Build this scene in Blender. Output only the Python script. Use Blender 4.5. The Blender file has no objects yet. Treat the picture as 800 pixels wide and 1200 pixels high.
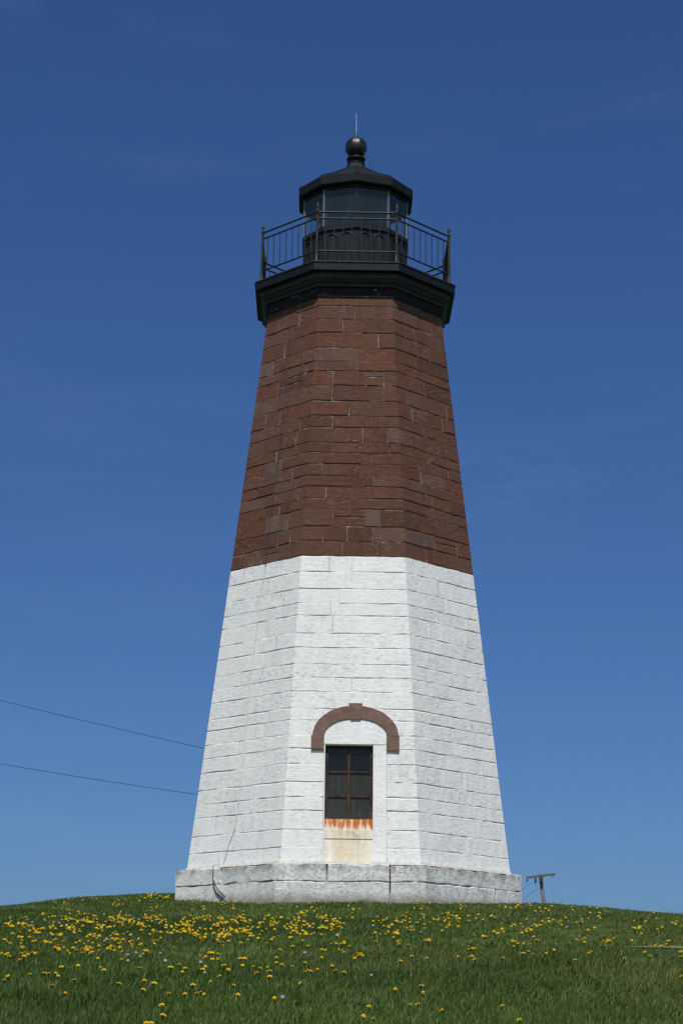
import bpy, bmesh, math, random
import numpy as np
from mathutils import Vector, Matrix

random.seed(7)
rng = np.random.default_rng(11)
SC = bpy.context.scene
COL = SC.collection
R = math.radians
T22 = math.tan(R(22.5))

# ------------------------------------------------------------------ camera
F_PX, IMG_W, IMG_H = 2288.2, 800.0, 1200.0
PITCH, ROLL = 0.266, 0.013
CAM = Vector((-0.2125, -38.405, -2.4133))
CP, SP, CR, SR = math.cos(PITCH), math.sin(PITCH), math.cos(ROLL), math.sin(ROLL)
RIGHT, UP, FWD = Vector((1, 0, 0)), Vector((0, -SP, CP)), Vector((0, CP, SP))
cam = bpy.data.cameras.new("camera")
cam_o = bpy.data.objects.new("camera", cam)
COL.objects.link(cam_o)
cam_r, cam_u = RIGHT * CR + UP * SR, -RIGHT * SR + UP * CR
m = Matrix((cam_r, cam_u, -FWD)).transposed().to_4x4()
m.translation = CAM
cam_o.matrix_world = m
cam.sensor_fit = 'VERTICAL'
cam.sensor_height = 36.0
cam.lens = 36.0 * F_PX / IMG_H
cam.clip_start, cam.clip_end = 0.1, 12000
SC.camera = cam_o


def ray_dir(px, py):
    a, b = px - 400.0, 600.0 - py
    u, w = a * CR - b * SR, a * SR + b * CR
    return np.array([u / F_PX, CP - w / F_PX * SP, SP + w / F_PX * CP])


# ------------------------------------------------------------------ helpers
def tag(o, label=None, cat=None, group=None, kind=None):
    for k, v in (('label', label), ('category', cat), ('group', group), ('kind', kind)):
        if v:
            o[k] = v
    return o


def empty(name, loc=(0, 0, 0), rz=0.0, parent=None):
    o = bpy.data.objects.new(name, None)
    COL.objects.link(o)
    o.empty_display_size = 0.3
    o.location = loc
    o.rotation_euler = (0, 0, rz)
    if parent:
        o.parent = parent
    return o


class MB:
    """collects verts and faces of ONE mesh object"""

    def __init__(self):
        self.v, self.f, self.c = [], [], []

    def vert(self, p, c=(0, 0, 0)):
        self.v.append(tuple(p))
        self.c.append(c)
        return len(self.v) - 1

    def face(self, *ids):
        self.f.append(ids)

    def rings(self, rings, close=True, cap0=False, cap1=False, c=(0, 0, 0)):
        idx = [[self.vert(p, c) for p in r] for r in rings]
        n = len(idx[0])
        for a, b in zip(idx, idx[1:]):
            for i in range(n if close else n - 1):
                j = (i + 1) % n
                self.face(a[i], a[j], b[j], b[i])
        if cap0:
            self.face(*reversed(idx[0]))
        if cap1:
            self.face(*idx[-1])
        return idx

    def box(self, p0, p1, c=(0, 0, 0)):
        x0, y0, z0 = p0
        x1, y1, z1 = p1
        self.rings([[(x0, y0, z0), (x1, y0, z0), (x1, y1, z0), (x0, y1, z0)],
                    [(x0, y0, z1), (x1, y0, z1), (x1, y1, z1), (x0, y1, z1)]], cap0=True, cap1=True, c=c)

    def tube(self, pts, rad, n=8, c=(0, 0, 0)):
        pts = [Vector(p) for p in pts]
        rs = rad if isinstance(rad, (list, tuple)) else [rad] * len(pts)
        rings = []
        up = Vector((0, 0, 1))
        for i, p in enumerate(pts):
            d = (pts[min(i + 1, len(pts) - 1)] - pts[max(i - 1, 0)]).normalized()
            ref = up if abs(d.z) < 0.95 else Vector((0, 1, 0))
            a = d.cross(ref).normalized()
            b = a.cross(d).normalized()
            rings.append([p + (a * math.cos(2 * math.pi * k / n) - b * math.sin(2 * math.pi * k / n)) * rs[i] for k in range(n)])
        self.rings(rings, cap0=True, cap1=True, c=c)

    def lathe(self, prof, n=24, cx=0, cy=0, phase=0.0, c=(0, 0, 0), cap0=True, cap1=True):
        self.rings([[(cx + r * math.cos(2 * math.pi * k / n + phase), cy + r * math.sin(2 * math.pi * k / n + phase), z)
                     for k in range(n)] for r, z in prof], cap0=cap0, cap1=cap1, c=c)

    def build(self, name, mat, parent=None, smooth=False):
        me = bpy.data.meshes.new(name)
        me.from_pydata(self.v, [], self.f)
        at = me.color_attributes.new("tint", 'FLOAT_COLOR', 'POINT')
        arr = np.ones((len(self.v), 4), dtype=np.float32)
        if self.c:
            arr[:, :3] = np.array(self.c, dtype=np.float32)
        at.data.foreach_set("color", arr.ravel())
        bm = bmesh.new()
        bm.from_mesh(me)
        bmesh.ops.recalc_face_normals(bm, faces=bm.faces)
        bm.to_mesh(me)
        bm.free()
        me.materials.append(mat)
        if smooth:
            me.polygons.foreach_set("use_smooth", [True] * len(me.polygons))
        o = bpy.data.objects.new(name, me)
        COL.objects.link(o)
        if parent:
            o.parent = parent
        return o


def oct_ring(a, z, n=8):
    r = a / math.cos(math.pi / n)
    return [(r * math.cos(-math.pi / 2 + (k + .5) * 2 * math.pi / n), r * math.sin(-math.pi / 2 + (k + .5) * 2 * math.pi / n), z) for k in range(n)]


def dec_ring(rad, z):      # ten sides, one corner towards the front
    return [(rad * math.cos(-math.pi / 2 + k * math.pi / 5), rad * math.sin(-math.pi / 2 + k * math.pi / 5), z) for k in range(10)]


# ------------------------------------------------------------------ materials
class NT:
    def __init__(self, name):
        self.m = bpy.data.materials.new(name)
        self.m.use_nodes = True
        self.t = self.m.node_tree
        self.t.nodes.clear()
        self.out = self.t.nodes.new('ShaderNodeOutputMaterial')
        self.co = self.n('ShaderNodeTexCoord').outputs['Object']

    def n(self, typ, **kw):
        nd = self.t.nodes.new(typ)
        for k, v in kw.items():
            setattr(nd, k, v)
        return nd

    def link(self, a, b):
        self.t.links.new(a, b)

    def put(self, sock, v):
        if hasattr(v, 'is_output'):
            self.link(v, sock)
        elif isinstance(v, (tuple, list)) and len(v) == 3 and sock.type == 'RGBA':
            sock.default_value = (*v, 1)
        else:
            sock.default_value = v

    def noise(self, scale, detail=4, rough=.6, stretch=None, dist=0.0, out='Fac'):
        nd = self.n('ShaderNodeTexNoise')
        nd.inputs['Scale'].default_value = scale
        nd.inputs['Detail'].default_value = detail
        nd.inputs['Roughness'].default_value = rough
        nd.inputs['Distortion'].default_value = dist
        co = self.co
        if stretch:
            mp = self.n('ShaderNodeMapping')
            mp.inputs['Scale'].default_value = stretch
            self.link(co, mp.inputs['Vector'])
            co = mp.outputs['Vector']
        self.link(co, nd.inputs['Vector'])
        return nd.outputs[out]

    def rampf(self, v, a, b, lo=0.0, hi=1.0):
        nd = self.n('ShaderNodeMapRange')
        nd.interpolation_type = 'SMOOTHSTEP'
        self.put(nd.inputs['Value'], v)
        for k, x in (('From Min', a), ('From Max', b), ('To Min', lo), ('To Max', hi)):
            nd.inputs[k].default_value = x
        return nd.outputs['Result']

    def math(self, op, a, b=0.0):
        nd = self.n('ShaderNodeMath', operation=op)
        self.put(nd.inputs[0], a)
        self.put(nd.inputs[1], b)
        return nd.outputs[0]

    def mix(self, f, a, b, blend='MIX'):
        nd = self.n('ShaderNodeMix', data_type='RGBA', blend_type=blend)
        self.put(nd.inputs['Factor'], f)
        self.put(nd.inputs[6], a)
        self.put(nd.inputs[7], b)
        return nd.outputs[2]

    def ramp(self, f, stops):
        nd = self.n('ShaderNodeValToRGB')
        el = nd.color_ramp.elements
        while len(el) < len(stops):
            el.new(0.5)
        for e, (p, c) in zip(el, stops):
            e.position = p
            e.color = (*c, 1)
        self.put(nd.inputs[0], f)
        return nd.outputs[0]

    def tint(self):
        a = self.n('ShaderNodeAttribute', attribute_name='tint')
        s = self.n('ShaderNodeSeparateColor')
        self.link(a.outputs['Color'], s.inputs[0])
        return s.outputs

    def bump(self, h, strength=.5, dist=.02):
        nd = self.n('ShaderNodeBump')
        nd.inputs['Strength'].default_value = strength
        nd.inputs['Distance'].default_value = dist
        self.link(h, nd.inputs['Height'])
        return nd.outputs['Normal']

    def bsdf(self, col, rough=.8, metal=0.0, spec=.3, normal=None, **kw):
        b = self.n('ShaderNodeBsdfPrincipled')
        self.put(b.inputs['Base Color'], col)
        self.put(b.inputs['Roughness'], rough)
        self.put(b.inputs['Metallic'], metal)
        self.put(b.inputs['Specular IOR Level'], spec)
        if normal:
            self.link(normal, b.inputs['Normal'])
        self.link(b.outputs[0], self.out.inputs[0])
        return b


def mat_whitewash():
    t = NT('whitewashed_stone')
    s = t.tint()
    base = t.mix(t.rampf(t.noise(2.2, 5, .65), .35, .7), (.785, .786, .776), (.73, .735, .73))
    # every stone took the paint a little differently
    base = t.mix(t.math('MULTIPLY', s[0], .28), base, (.66, .667, .67))
    # worn speckle where the stone grey shows through
    wear = t.rampf(t.noise(12, 10, .85, stretch=(1, 1, 1.8)), .50, .66)
    wear = t.math('MULTIPLY', wear, t.rampf(t.noise(.9, 4, .6), .34, .62, .3, 1.0))
    wear = t.math('MULTIPLY', wear, t.math('ADD', .55, s[1]))
    base = t.mix(wear, base, (.34, .35, .36))
    pit = t.rampf(t.noise(30, 4, .7, stretch=(1, 1, 1.5)), .61, .70)
    base = t.mix(t.math('MULTIPLY', pit, .55), base, (.22, .22, .22))
    streak = t.math('MULTIPLY', t.rampf(t.noise(1.0, 5, .65, stretch=(7, 7, .5)), .52, .78), .38)
    base = t.mix(streak, base, (.52, .53, .53))
    damp = t.math('MULTIPLY', t.rampf(t.noise(1.7, 7, .74, stretch=(1, 1, 1.3)), .50, .66), t.rampf(t.noise(9, 6, .75), .40, .62))
    base = t.mix(t.math('MULTIPLY', damp, .42), base, (.42, .42, .41))
    cream = t.math('MULTIPLY', t.rampf(t.noise(3.2, 5, .6, stretch=(.6, .6, 2.0)), .55, .72), .45)
    base = t.mix(cream, base, (.82, .79, .71))
    joint = t.mix(t.rampf(t.noise(3.2, 5, .7, stretch=(1, 1, .55)), .36, .50), (.62, .62, .60), (.07, .065, .06))
    base = t.mix(s[2], base, joint)
    h = t.math('ADD', t.noise(9, 9, .8, stretch=(1, 1, 2.0)), t.math('MULTIPLY', t.noise(26, 4, .65, stretch=(1, 1, 1.6)), .35))
    t.bsdf(base, .8, spec=.2, normal=t.bump(h, .48, .04))
    return t.m


def mat_brownstone():
    t = NT('brown_sandstone')
    s = t.tint()
    base = t.ramp(s[0], [(0, (.084, .042, .029)), (.2, (.126, .056, .038)), (.42, (.132, .070, .048)), (.62, (.140, .055, .033)), (.84, (.118, .062, .045)), (.94, (.138, .082, .066)), (1, (.150, .100, .085))])
    base = t.mix(t.rampf(t.noise(3.5, 6, .7), .35, .8, 0, .55), base, (.080, .042, .031))
    base = t.mix(t.math('MULTIPLY', t.rampf(t.noise(26, 6, .75), .45, .75), .55), base, (.19, .10, .08))
    base = t.mix(t.math('MULTIPLY', t.rampf(t.noise(1.0, 4, .6, stretch=(5, 5, .6)), .5, .78), .6), base, (.055, .034, .028))
    rust = t.math('MULTIPLY', t.rampf(t.noise(.8, 4, .6), .5, .7), .55)
    base = t.mix(rust, base, (.112, .042, .023))
    pale = t.math('MULTIPLY', t.rampf(t.noise(3.0, 7, .75, stretch=(1, 1, 2.2)), .52, .70), .6)
    base = t.mix(pale, base, (.150, .098, .080))
    blot = t.math('MULTIPLY', t.rampf(t.noise(5.0, 8, .8, stretch=(1, 1, 2.5)), .52, .70), .6)
    base = t.mix(blot, base, (.058, .033, .025))
    red = t.math('MULTIPLY', t.rampf(t.noise(7.0, 6, .75, stretch=(1, 1, 1.6)), .56, .68), .6)
    base = t.mix(red, base, (.130, .045, .028))
    chip = t.math('MULTIPLY', t.rampf(t.noise(20, 5, .7), .60, .66), t.rampf(t.noise(1.6, 4, .6), .47, .60))
    base = t.mix(t.math('MULTIPLY', chip, .7), base, (.42, .36, .33))
    mort = t.ramp(t.noise(5.5, 5, .7), [(.36, (.07, .042, .033)), (.48, (.17, .115, .098)), (.6, (.27, .21, .185)), (.74, (.52, .47, .44))])
    base = t.mix(s[2], base, mort)
    h = t.math('ADD', t.noise(9, 9, .8, stretch=(1, 1, 1.8)), t.math('MULTIPLY', t.noise(40, 4, .7), .4))
    t.bsdf(base, .88, spec=.15, normal=t.bump(h, .85, .05))
    return t.m


def mat_plinth():
    t = NT('weathered_plinth_stone')
    s = t.tint()
    base = t.mix(t.rampf(t.noise(1.6, 5, .65), .35, .68), (.84, .83, .81), (.70, .70, .69))
    base = t.mix(t.math('MULTIPLY', s[0], .3), base, (.62, .63, .645))
    # veins and blotches where the whitewash has worn through to dark stone
    big = t.rampf(t.noise(.9, 4, .6), .30, .58, .3, 1.0)
    vein = t.rampf(t.noise(9, 9, .82, dist=.4), .46, .60)
    base = t.mix(t.math('MULTIPLY', t.math('MULTIPLY', vein, big), .50), base, (.27, .27, .265))
    fine = t.rampf(t.noise(24, 7, .8), .50, .66)
    base = t.mix(t.math('MULTIPLY', t.math('MULTIPLY', fine, big), .8), base, (.16, .16, .155))
    streak = t.math('MULTIPLY', t.rampf(t.noise(1.4, 5, .7, stretch=(6, 6, .5)), .56, .78), .5)
    base = t.mix(streak, base, (.27, .265, .25))
    # lichen along the top edge
    sep = t.n('ShaderNodeSeparateXYZ')
    t.link(t.co, sep.inputs[0])
    top = t.math('MULTIPLY', t.rampf(sep.outputs[2], .46, .68), t.rampf(t.noise(3.2, 7, .75), .42, .60))
    base = t.mix(t.math('MULTIPLY', top, .85), base, (.20, .195, .17))
    peel = t.rampf(t.noise(6, 6, .75, stretch=(1, 1, 2.2)), .62, .66)
    base = t.mix(t.math('MULTIPLY', peel, .85), base, (.84, .84, .83))
    soil = t.math('MULTIPLY', t.rampf(t.math('ADD', sep.outputs[2], t.math('MULTIPLY', t.noise(3, 6, .7), .35)), .42, .16), .8)
    base = t.mix(soil, base, (.20, .185, .14))
    joint = t.mix(t.rampf(t.noise(2.4, 4, .6), .42, .55), (.52, .52, .50), (.07, .065, .06))
    base = t.mix(s[2], base, joint)
    h = t.math('ADD', t.noise(8, 9, .8), t.math('MULTIPLY', t.noise(30, 4, .65), .4))
    t.bsdf(base, .88, spec=.15, normal=t.bump(h, .7, .05))
    return t.m


def mat_simple(name, c0, c1, scale=5, rough=.6, metal=0.0, spec=.4, bump=.15, stretch=None):
    t = NT(name)
    c = t.mix(t.rampf(t.noise(scale, 6, .7, stretch=stretch), .35, .68), c0, c1)
    t.bsdf(c, rough, metal, spec, t.bump(t.noise(scale * 5, 5, .65), bump, .02))
    return t.m


def mat_rust_iron(name, rusty=.5):
    t = NT(name)
    f = t.rampf(t.noise(6, 6, .75, stretch=(1, 1, .6)), .62 - .3 * rusty, .85 - .35 * rusty)
    c = t.mix(f, (.012, .011, .012), (.085, .032, .018))
    t.bsdf(c, t.rampf(f, 0, 1, .55, .85), 0, .35, t.bump(t.noise(30, 5, .7), .3, .01))
    return t.m


def mat_rust_plate():
    t = NT('rust_streaked_white_plate')
    sep = t.n('ShaderNodeSeparateXYZ')
    t.link(t.co, sep.inputs[0])
    runs = t.noise(1.0, 6, .7, stretch=(15, 15, .9))
    fade = t.rampf(t.math('ADD', sep.outputs[2], t.math('MULTIPLY', runs, .5)), 1.56, 1.68)
    f = t.math('MULTIPLY', t.rampf(runs, .36, .54), fade)
    g = t.rampf(t.noise(1.0, 6, .7, stretch=(26, 26, 2.0)), .40, .70)
    c = t.mix(t.rampf(t.noise(6, 5, .7), .4, .7), (.72, .68, .58), (.66, .55, .38))
    c = t.mix(f, c, (.58, .185, .024))
    c = t.mix(t.math('MULTIPLY', g, f), c, (.33, .085, .014))
    t.bsdf(c, .75, spec=.2, normal=t.bump(t.noise(20, 5, .6), .3, .02))
    return t.m


def mat_stained():
    t = NT('rust_stained_whitewash')
    sep = t.n('ShaderNodeSeparateXYZ')
    t.link(t.co, sep.inputs[0])
    base = t.mix(t.rampf(t.noise(4, 6, .7), .4, .7), (.78, .76, .70), (.66, .62, .54))
    run = t.rampf(t.noise(1.0, 5, .6, stretch=(4.5, 4.5, .5)), .36, .62)
    run = t.math('MULTIPLY', run, t.rampf(sep.outputs[0], .55, .05))
    base = t.mix(t.math('MULTIPLY', run, .55), base, (.62, .45, .22))
    drip = t.math('MULTIPLY', t.rampf(t.noise(1.0, 5, .65, stretch=(13, 13, .8)), .52, .66), t.rampf(t.math('ADD', sep.outputs[2], t.math('MULTIPLY', t.noise(9, 3, .6), .25)), 1.22, 1.42))
    base = t.mix(t.math('MULTIPLY', drip, .8), base, (.56, .26, .06))
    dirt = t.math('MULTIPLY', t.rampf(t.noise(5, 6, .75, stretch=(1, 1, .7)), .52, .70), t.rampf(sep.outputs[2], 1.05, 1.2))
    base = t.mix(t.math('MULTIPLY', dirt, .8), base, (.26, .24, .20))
    t.bsdf(base, .8, spec=.2, normal=t.bump(t.noise(12, 7, .7), .5, .03))
    return t.m


def mat_window_glass():
    t = NT('dusty_window_glass')
    sep = t.n('ShaderNodeSeparateXYZ')
    t.link(t.co, sep.inputs[0])
    up = t.rampf(sep.outputs[2], 2.37, 2.40)          # upper two panes darker and smoother, lower four streaked with dirt
    str_ = t.noise(1.0, 5, .6, stretch=(22, 22, 1.6))
    low = t.mix(t.rampf(str_, .30, .75), (.020, .024, .022), (.042, .043, .036))
    low = t.mix(t.rampf(t.noise(4, 5, .7), .55, .75, 0, .6), low, (.075, .07, .055))
    c = t.mix(up, low, (.005, .006, .010))
    t.bsdf(c, t.rampf(sep.outputs[2], 2.37, 2.40, .40, .16), 0, .3, t.bump(t.noise(3, 2, .5), .08, .03))
    return t.m


def mat_lantern_glass():
    t = NT('lantern_glass')
    tr = t.n('ShaderNodeBsdfTransparent')
    tr.inputs[0].default_value = (.90, .96, .98, 1)
    gl = t.n('ShaderNodeBsdfGlossy')
    gl.inputs['Roughness'].default_value = .06
    gl.inputs['Color'].default_value = (.75, .9, 1, 1)
    fr = t.n('ShaderNodeFresnel')
    fr.inputs['IOR'].default_value = 1.45
    df = t.n('ShaderNodeBsdfDiffuse')
    t.link(t.mix(t.rampf(t.noise(1.0, 5, .6, stretch=(9, 9, 1.2)), .35, .7), (.10, .15, .18), (.20, .26, .28)), df.inputs[0])
    m1 = t.n('ShaderNodeMixShader')
    m1.inputs[0].default_value = .045
    t.link(tr.outputs[0], m1.inputs[1])
    t.link(df.outputs[0], m1.inputs[2])
    m2 = t.n('ShaderNodeMixShader')
    geo = t.n('ShaderNodeNewGeometry')
    t.link(t.math('MULTIPLY', fr.outputs[0], t.math('SUBTRACT', 1.0, geo.outputs['Backfacing'])), m2.inputs[0])
    t.link(m1.outputs[0], m2.inputs[1])
    t.link(gl.outputs[0], m2.inputs[2])
    t.link(m2.outputs[0], t.out.inputs[0])
    return t.m


def mat_grass():
    t = NT('grass_blades')
    a = t.n('ShaderNodeAttribute', attribute_name='tint')
    d = t.n('ShaderNodeBsdfPrincipled')
    t.link(a.outputs['Color'], d.inputs['Base Color'])
    d.inputs['Roughness'].default_value = .6
    d.inputs['Specular IOR Level'].default_value = .25
    tl = t.n('ShaderNodeBsdfTranslucent')
    t.link(t.mix(.35, a.outputs['Color'], (.07, .11, .01)), tl.inputs[0])
    mx = t.n('ShaderNodeMixShader')
    mx.inputs[0].default_value = .25
    t.link(d.outputs[0], mx.inputs[1])
    t.link(tl.outputs[0], mx.inputs[2])
    t.link(mx.outputs[0], t.out.inputs[0])
    return t.m


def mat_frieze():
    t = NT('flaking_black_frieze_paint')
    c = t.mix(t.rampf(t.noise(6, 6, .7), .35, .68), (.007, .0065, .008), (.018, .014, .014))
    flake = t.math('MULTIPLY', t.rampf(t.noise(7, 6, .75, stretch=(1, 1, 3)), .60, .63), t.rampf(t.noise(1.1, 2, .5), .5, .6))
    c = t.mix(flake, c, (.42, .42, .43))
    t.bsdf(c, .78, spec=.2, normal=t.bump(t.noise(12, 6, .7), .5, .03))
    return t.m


M = dict(
    white=mat_whitewash(), brown=mat_brownstone(), plinth=mat_plinth(),
    black=mat_simple('black_painted_iron', (.0032, .0052, .0085), (.0070, .0098, .0145), 4, .5, spec=.22, stretch=(1, 1, .5)),
    slate=mat_simple('slate_painted_iron', (.0065, .009, .0135), (.0115, .0145, .020), 4, .55, spec=.22, stretch=(1, 1, .5)),
    roof=mat_simple('black_roof_sheet', (.0035, .0048, .0072), (.0075, .0092, .0125), 3, .55, spec=.2),
    cornice=mat_simple('green_black_cornice_paint', (.018, .021, .018), (.032, .037, .031), 4, .6, spec=.3),
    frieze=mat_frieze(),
    rim=mat_rust_iron('rusting_rim_iron', .6), rail=mat_rust_iron('rusting_rail_iron', .32),
    postm=mat_rust_iron('rusting_post_iron', .55),
    pale=mat_simple('pale_bar_metal', (.13, .17, .18), (.08, .105, .115), 6, .5),
    skirt=mat_simple('dirty_mortar', (.56, .55, .50), (.40, .39, .36), 7, .9, spec=.1, bump=.6),
    archm=mat_simple('brown_arch_stone', (.185, .120, .096), (.135, .086, .069), 7, .85, spec=.2, bump=.7),
    tymp=mat_simple('smooth_whitewash', (.79, .79, .77), (.70, .70, .68), 5, .75, spec=.2, bump=.45),
    wframe=mat_rust_iron('rusting_window_iron', .72), glass=mat_window_glass(), plate=mat_rust_plate(), stain=mat_stained(),
    lintel=mat_simple('greenish_lintel_edge', (.16, .17, .09), (.10, .11, .06), 9, .8),
    lglass=mat_lantern_glass(),
    ceil=mat_simple('dark_lantern_ceiling', (.005, .007, .010), (.010, .013, .017), 3, .6, spec=.2),
    curtain=mat_simple('dark_teal_curtain', (.012, .020, .026), (.022, .034, .040), 5, .8, spec=.1, bump=0.0, stretch=(4, 4, .4)),
    ball=mat_simple('ventilator_ball_paint', (.004, .005, .008), (.02, .023, .03), 6, .4, spec=.35, bump=.1),
    steel=mat_simple('galvanised_rod', (.5, .52, .55), (.42, .44, .46), 5, .4, .2),
    cable_d=mat_simple('dark_cable', (.03, .026, .024), (.05, .04, .036), 5, .7),
    cable_w=mat_simple('whitewashed_cable', (.66, .65, .58), (.5, .49, .42), 5, .8),
    wire=mat_simple('black_wire', (.022, .026, .032), (.016, .019, .024), 5, .7, spec=.1),
    wood=mat_simple('weathered_pole_wood', (.125, .115, .10), (.085, .078, .07), 2, .85, spec=.15, bump=.4, stretch=(6, 6, .4)),
    porcelain=mat_simple('brown_insulator', (.05, .035, .03), (.08, .06, .05), 6, .35),
    grey=mat_simple('dark_switch_gear', (.03, .03, .035), (.05, .05, .055), 6, .6),
    grass=mat_grass(),
)

# ------------------------------------------------------------------ lighthouse
HOUSE = empty('lighthouse', (0, 0, 0), 0.010)
tag(HOUSE, 'eight-sided stone lighthouse, white below and brown above, with a black lantern', 'lighthouse')


def a_body(z):
    return 3.03 - (z - .72) * .111


def n1(x, seed):
    """smooth one-dimensional noise 0..1"""
    i = math.floor(x)
    f = x - i
    f = f * f * (3 - 2 * f)

    def h(q):
        v = math.sin(q * 127.1 + seed * 311.7) * 43758.5453
        return v - math.floor(v)
    return h(i) * (1 - f) + h(i + 1) * f


def openness(k, u, seed, fill):
    """how far a bed joint has lost its mortar or paint: 0 filled, 1 open"""
    v = n1((k * 9 + u) / .34, seed) * .58 + n1((k * 9 + u) / .09, seed + 57) * .42
    return min(1.0, max(.10, (v - fill) / .22))


def masonry(mb, k, a, z0, z1, u0, u1, lc, rc, tint, rec, out, bev, gap, jit, s0=0, s1=1, fill=.3, vop=(1.0, 1.0)):
    """one dressed stone on face k of an eight-sided wall"""
    ph = -math.pi / 2 + k * math.pi / 4
    nx, ny, tx, ty = math.cos(ph), math.sin(ph), -math.sin(ph), math.cos(ph)
    N = max(2, int((u1 - u0) / (.09 if k in (0, 1, 7) else .22)))
    cols = []
    gl, gr = gap / 2 * vop[0] + .0004, gap / 2 * vop[1] + .0004
    us = [u0 + (u1 - u0) * i / N for i in range(N + 1)]
    if not lc:
        cols.append((u0 + gl, 'e', vop[0]))
        us[0] = u0 + gl + bev
    if not rc:
        us[-1] = u1 - gr - bev
    for i, u in enumerate(us):
        corner = (i == 0 and lc) or (i == N and rc)
        cols.append((u, 'c' if corner else 'i', -1 if i == 0 else 1))
    if not rc:
        cols.append((u1 - gr, 'e', vop[1]))
    prev = None
    rec -= .0005
    for u, kind, side in cols:
        uo = side * a(z0) * T22 if kind == 'c' else u
        ob, ot = openness(k + (1 if kind == 'c' and side > 0 else 0), uo if kind != 'c' else -a(z0) * T22, s0, fill), \
            openness(k + (1 if kind == 'c' and side > 0 else 0), uo if kind != 'c' else -a(z0) * T22, s1, fill)
        wb = (n1((k * 9 + uo) / .25, s0 + 11) - .5) * 2 * jit if kind != 'c' else 0
        wt = (n1((k * 9 + uo) / .25, s1 + 11) - .5) * 2 * jit if kind != 'c' else 0
        zb, zt = z0 + wb + .0004 + gap / 2 * ob, z1 + wt - .0004 - gap / 2 * ot
        rb, rt = -(.002 + (rec - .002) * ob), -(.002 + (rec - .002) * ot)
        if kind == 'e':
            e = -(.002 + (rec - .002) * side)
            rows = [(zb, min(e, rb)), (zb + bev, e), (zt - bev, e), (zt, min(e, rt))]
        else:
            oo = 0.0 if kind == 'c' else out
            q = 0.0 if kind == 'c' else .003
            rows = [(zb, rb), (zb + bev, oo + random.uniform(-q, q)), (zt - bev, oo + random.uniform(-q, q)), (zt, rt)]
        ids = []
        for z, off in rows:
            d = a(z) + off
            uu = side * d * T22 if kind == 'c' else u
            ids.append(mb.vert((nx * d + tx * uu, ny * d + ty * uu, z), tint))
        if prev:
            for i in range(3):
                mb.face(prev[i], ids[i], ids[i + 1], prev[i + 1])
        prev = ids


def courses_between(z0, z1, lo, hi):
    zs = [z0]
    while zs[-1] < z1 - hi * .8:
        zs.append(zs[-1] + random.uniform(lo, hi))
    s = (z1 - z0) / (zs[-1] - z0)
    return [z0 + (z - z0) * s for z in zs]


def wall(mb, a, zs, rec, outr, bev, gap, jit, lmin, lmax, hole=None, splits=None, gapvar=.6, fill=.3, vfun=None, seed=0, thin=0.0):
    for zi, (z0, z1) in enumerate(zip(zs, zs[1:])):
        zm = (z0 + z1) / 2
        wrap = [(random.random(), random.random(), 0) for _ in range(8)]
        for k in range(8):
            w = a(zm) * T22
            spans = [(-w, w)]
            if hole and k == 0 and z1 <= hole[2] + 1e-4:
                spans = [(-w, hole[0]), (hole[1], w)]
            for (s0, s1) in spans:
                cuts = [s0]
                if splits and k in splits:
                    cuts += [s for s in splits[k][zi] if s0 < s < s1]
                else:
                    while True:
                        nx_ = cuts[-1] + random.uniform(lmin, lmax)
                        if nx_ > s1 - lmin * .7:
                            break
                        cuts.append(nx_)
                cuts.append(s1)
                vo = [vfun() if vfun else 1.0 for _ in cuts]
                if hole and k == 0 and len(spans) == 2:
                    if s0 > -w + 1e-6:
                        vo[0] = 0.0
                    else:
                        vo[-1] = 0.0
                for i, (c0, c1) in enumerate(zip(cuts, cuts[1:])):
                    lc, rc = abs(c0 + w) < 1e-6, abs(c1 - w) < 1e-6
                    tint = wrap[k] if lc else (wrap[(k + 1) % 8] if rc else (random.random(), random.random(), 0))
                    gg = gap * random.uniform(1 - gapvar, 1 + gapvar)
                    layers = [(z0, z1, seed + zi * 3.7, seed + (zi + 1) * 3.7)]
                    if thin and not lc and not rc and z1 - z0 > .25 and random.random() < thin:
                        zk = z0 + (z1 - z0) * random.uniform(.4, .62)
                        sk = seed + zi * 3.7 + 1.3 + i
                        layers = [(z0, zk, seed + zi * 3.7, sk), (zk, z1, sk, seed + (zi + 1) * 3.7)]
                    for la, lb, sa, sb in layers:
                        if len(layers) > 1:
                            tint = (random.random(), random.random(), 0)
                        masonry(mb, k, a, la, lb, c0, c1, lc, rc, tint, rec, random.uniform(*outr), bev * random.uniform(.7, 1.6), gg, jit, sa, sb, fill, (vo[i], vo[i + 1]))


# plinth: two courses of heavy whitewashed stone sunk in the turf
def a_pl(z):
    return 3.232


mb = MB()
wall(mb, a_pl, [-.75, -.02, .37, .675], .03, (-.006, .009), .014, .014, .012, .7, 1.5,
     splits={0: [[-.3, .9], [-.42, .70], [-.42, .70]]}, fill=.50, vfun=lambda: random.choice([0, .2, .5, 1]), seed=33)
mb.rings([oct_ring(3.197, -.8), oct_ring(3.197, .66)], c=(0, 0, 1))
mb.rings([oct_ring(3.229, .674), oct_ring(3.17, .690), oct_ring(2.9, .70)], c=(.8, .5, 0), cap1=True)
plinth = mb.build('plinth', M['plinth'], HOUSE)
mb = MB()
mb.tube([(.700, -3.205, .22), (.704, -3.205, .40), (.698, -3.207, .60)], [.016, .022, .020], 6)
tag(mb.build('joint_strip', M['rim'], plinth), 'rusty iron strip in the plinth joint')

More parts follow.
